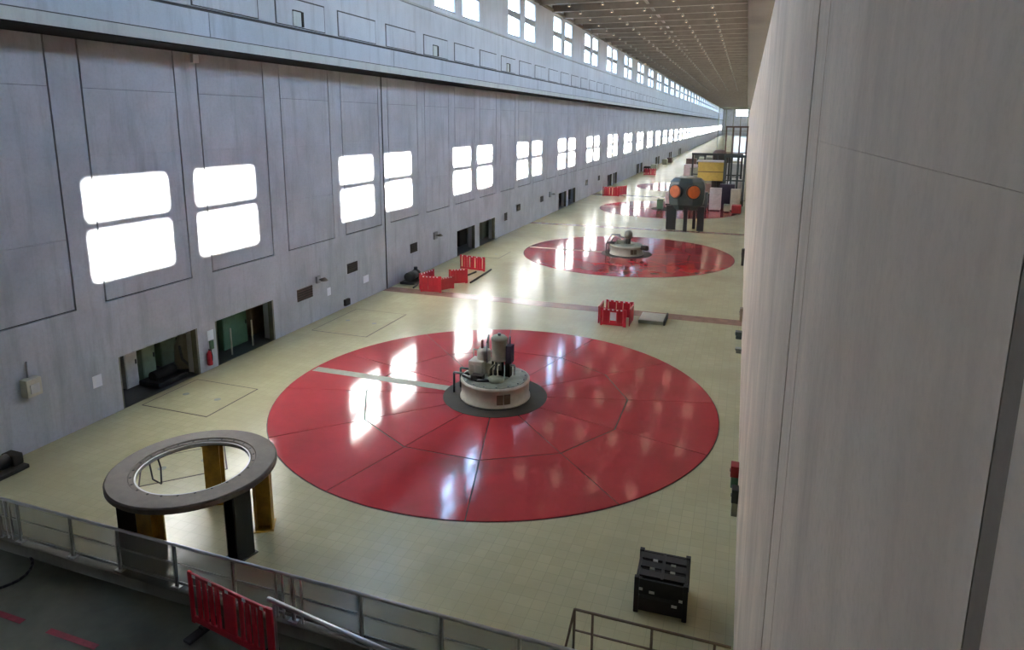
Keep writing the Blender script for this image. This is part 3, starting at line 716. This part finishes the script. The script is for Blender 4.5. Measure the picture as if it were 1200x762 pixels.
def gantry(x0, x1, y, h, label, mat, legs=4):
    t = thing('gantry_frame', label, 'frame', ((x0+x1)/2, y, 0)); w = (x1-x0)/2
    MB().box(-w, w, -.15, .15, h-.3, h).build('crossbeam', mat, t)
    for k in range(legs):
        x = -w+.15+(2*w-.3)*k/(legs-1); MB().box(x-.12, x+.12, -.15, .15, 0, h-.3).build('column', mat, t)
    MB().box(-w, w, -.1, .1, h*.5-.08, h*.5+.08).build('tie_bar', mat, t)
gantry(-2.4, .2, 86, 6.2, 'dark steel frame beside the yellow cabin against right wall', M['teal'], 4)
gantry(-7.0, -.2, 97, 5.9, 'long dark frame standing behind the yellow cabin', M['black'], 5)
gantry(-3.6, .3, 128, 9.5, 'brown tall frame far down the hall by right wall', M['rust'], 4)
gantry(-9.0, .3, 230, 15.0, 'grey green far crane frame near hall end', M['olive'], 5)
crate_on_floor('equipment_cabinet', -2.9, 80.5, 1.3, 1, 2.6, M['whitebox'], 'tall white cabinet on the third cover right of the drum', 'cabinet')
crate_on_floor('equipment_cabinet', -1.7, 82.5, 1.7, 1, 2.9, M['purple'], 'dark violet cabinet on the third cover beside the white one', 'cabinet')
crate_on_floor('equipment_cabinet', -.7, 81.0, 1.1, 1, 2.5, M['cream'], 'cream cabinet on the third cover nearest the right wall', 'cabinet')
crate_on_floor('equipment_cabinet', -4.2, 81.5, .8, 1, 2.0, M['teal'], 'narrow dark cabinet on the third cover nearest the drum', 'cabinet')
crate_on_floor('equipment_cabinet', -1.55, 79.4, .7, .7, .9, M['green_p'], 'small pale green chest in front of the violet cabinet', 'chest')
crate_on_floor('red_chest', -.5, 78.2, 1.0, 1.2, 1.0, M['dkred'], 'dark red chest at the right rim of the third cover', 'chest')
crate_on_floor('equipment_cabinet', -8.3, 84.5, 1.4, 1.0, 1.6, M['whitebox'], 'white cabinet left of the drum on the third cover', 'cabinet')
crate_on_floor('equipment_cabinet', -9.0, 79.0, .7, .7, 1.2, M['green'], 'green cabinet left of the drum on the third cover', 'cabinet')
crate_on_floor('equipment_cabinet', -1.2, 100.0, 2.2, 1.5, 4.4, M['whitebox'], 'big white housing behind the dark frames by right wall', 'housing')
t = thing('turbine_part', 'dark brown drum on grey plinth far down the hall', 'machine', (-4.7, 138, 0))
bevel(MB().box(-1.2, 1.2, -1.2, 1.2, 0, 2.7).build('plinth', M['whitebox'], t), .05); MB().lathe([(1.2, 2.7), (1.35, 3.1), (1.35, 4.3), (.9, 4.8), (.4, 4.9)], 24).build('drum', M['rust'], t)
MB().box(-2.6, -1.4, -1, 1, 0, 1.6).build('side_box', M['olive'], t)
t = thing('storage_tank', 'grey upright tank with domed top by right wall past third cover', 'tank', (-.9, 89.5, 0))
MB().lathe([(.85, .3), (.9, .4), (.9, 2.6), (.7, 3.0), (.2, 3.15)], 24).build('shell', M['whitebox'], t)
for k in range(3): MB().cyl((.7*math.cos(k*2.09), .7*math.sin(k*2.09), 0), (.7*math.cos(k*2.09), .7*math.sin(k*2.09), .4), .09, 8).build('leg', M['black'], t)
MB().tube([(-.5, -.9, 1.0), (-.5, -.9, 3.4), (0, 0, 3.4), (0, 0, 3.1)], .06).build('pipe', M['steel'], t)
crate_on_floor('tool_chest', -3.2, 86.9, 1.6, .9, 1.3, M['black'], 'black tool chest beside the yellow cabin legs', 'chest')
crate_on_floor('tool_chest', -6.6, 89.0, 1.2, .9, 1.4, M['teal'], 'dark teal tool chest left of the yellow cabin', 'chest')
crate_on_floor('machine_housing', -3.4, 105.5, 2.2, 1.5, 5.4, M['hub'], 'tall dark housing between the long frame and the brown frame', 'housing')
rs = random.Random(3)
mats = ['olive', 'whitebox', 'hub', 'rust', 'cream', 'greyplate', 'teal', 'brown']
names = [('grey green', 0), ('off white', 1), ('dark oily', 2), ('rusty brown', 3), ('cream', 4), ('dull olive', 5), ('black teal', 6), ('dark brown', 7)]
spots = [(-7.2, 112), (-8.6, 118), (-3.0, 118), (-9.2, 127), (-1.5, 150), (-8.0, 152), (-9.6, 160), (-4.0, 165)]
for i, (x, y) in enumerate(spots):
    nm, mi = names[i]
    crate_on_floor('machine_housing', x, y, 1.8+rs.random(), 1.6, 1.6+rs.random()*2.4, M[mats[mi]], nm + ' machine housing far down the hall by the right wall', 'housing')
spots = [(-18.8, 139), (-18.3, 146), (-18.5, 168), (-18.2, 176)]
for i, (x, y) in enumerate(spots):
    nm, mi = names[(i*3+2) % 8]
    crate_on_floor('storage_chest', x, y, 1.2, 2.0, 1.2, M[mats[mi]], nm + ' chest far down the hall along the left wall', 'chest')
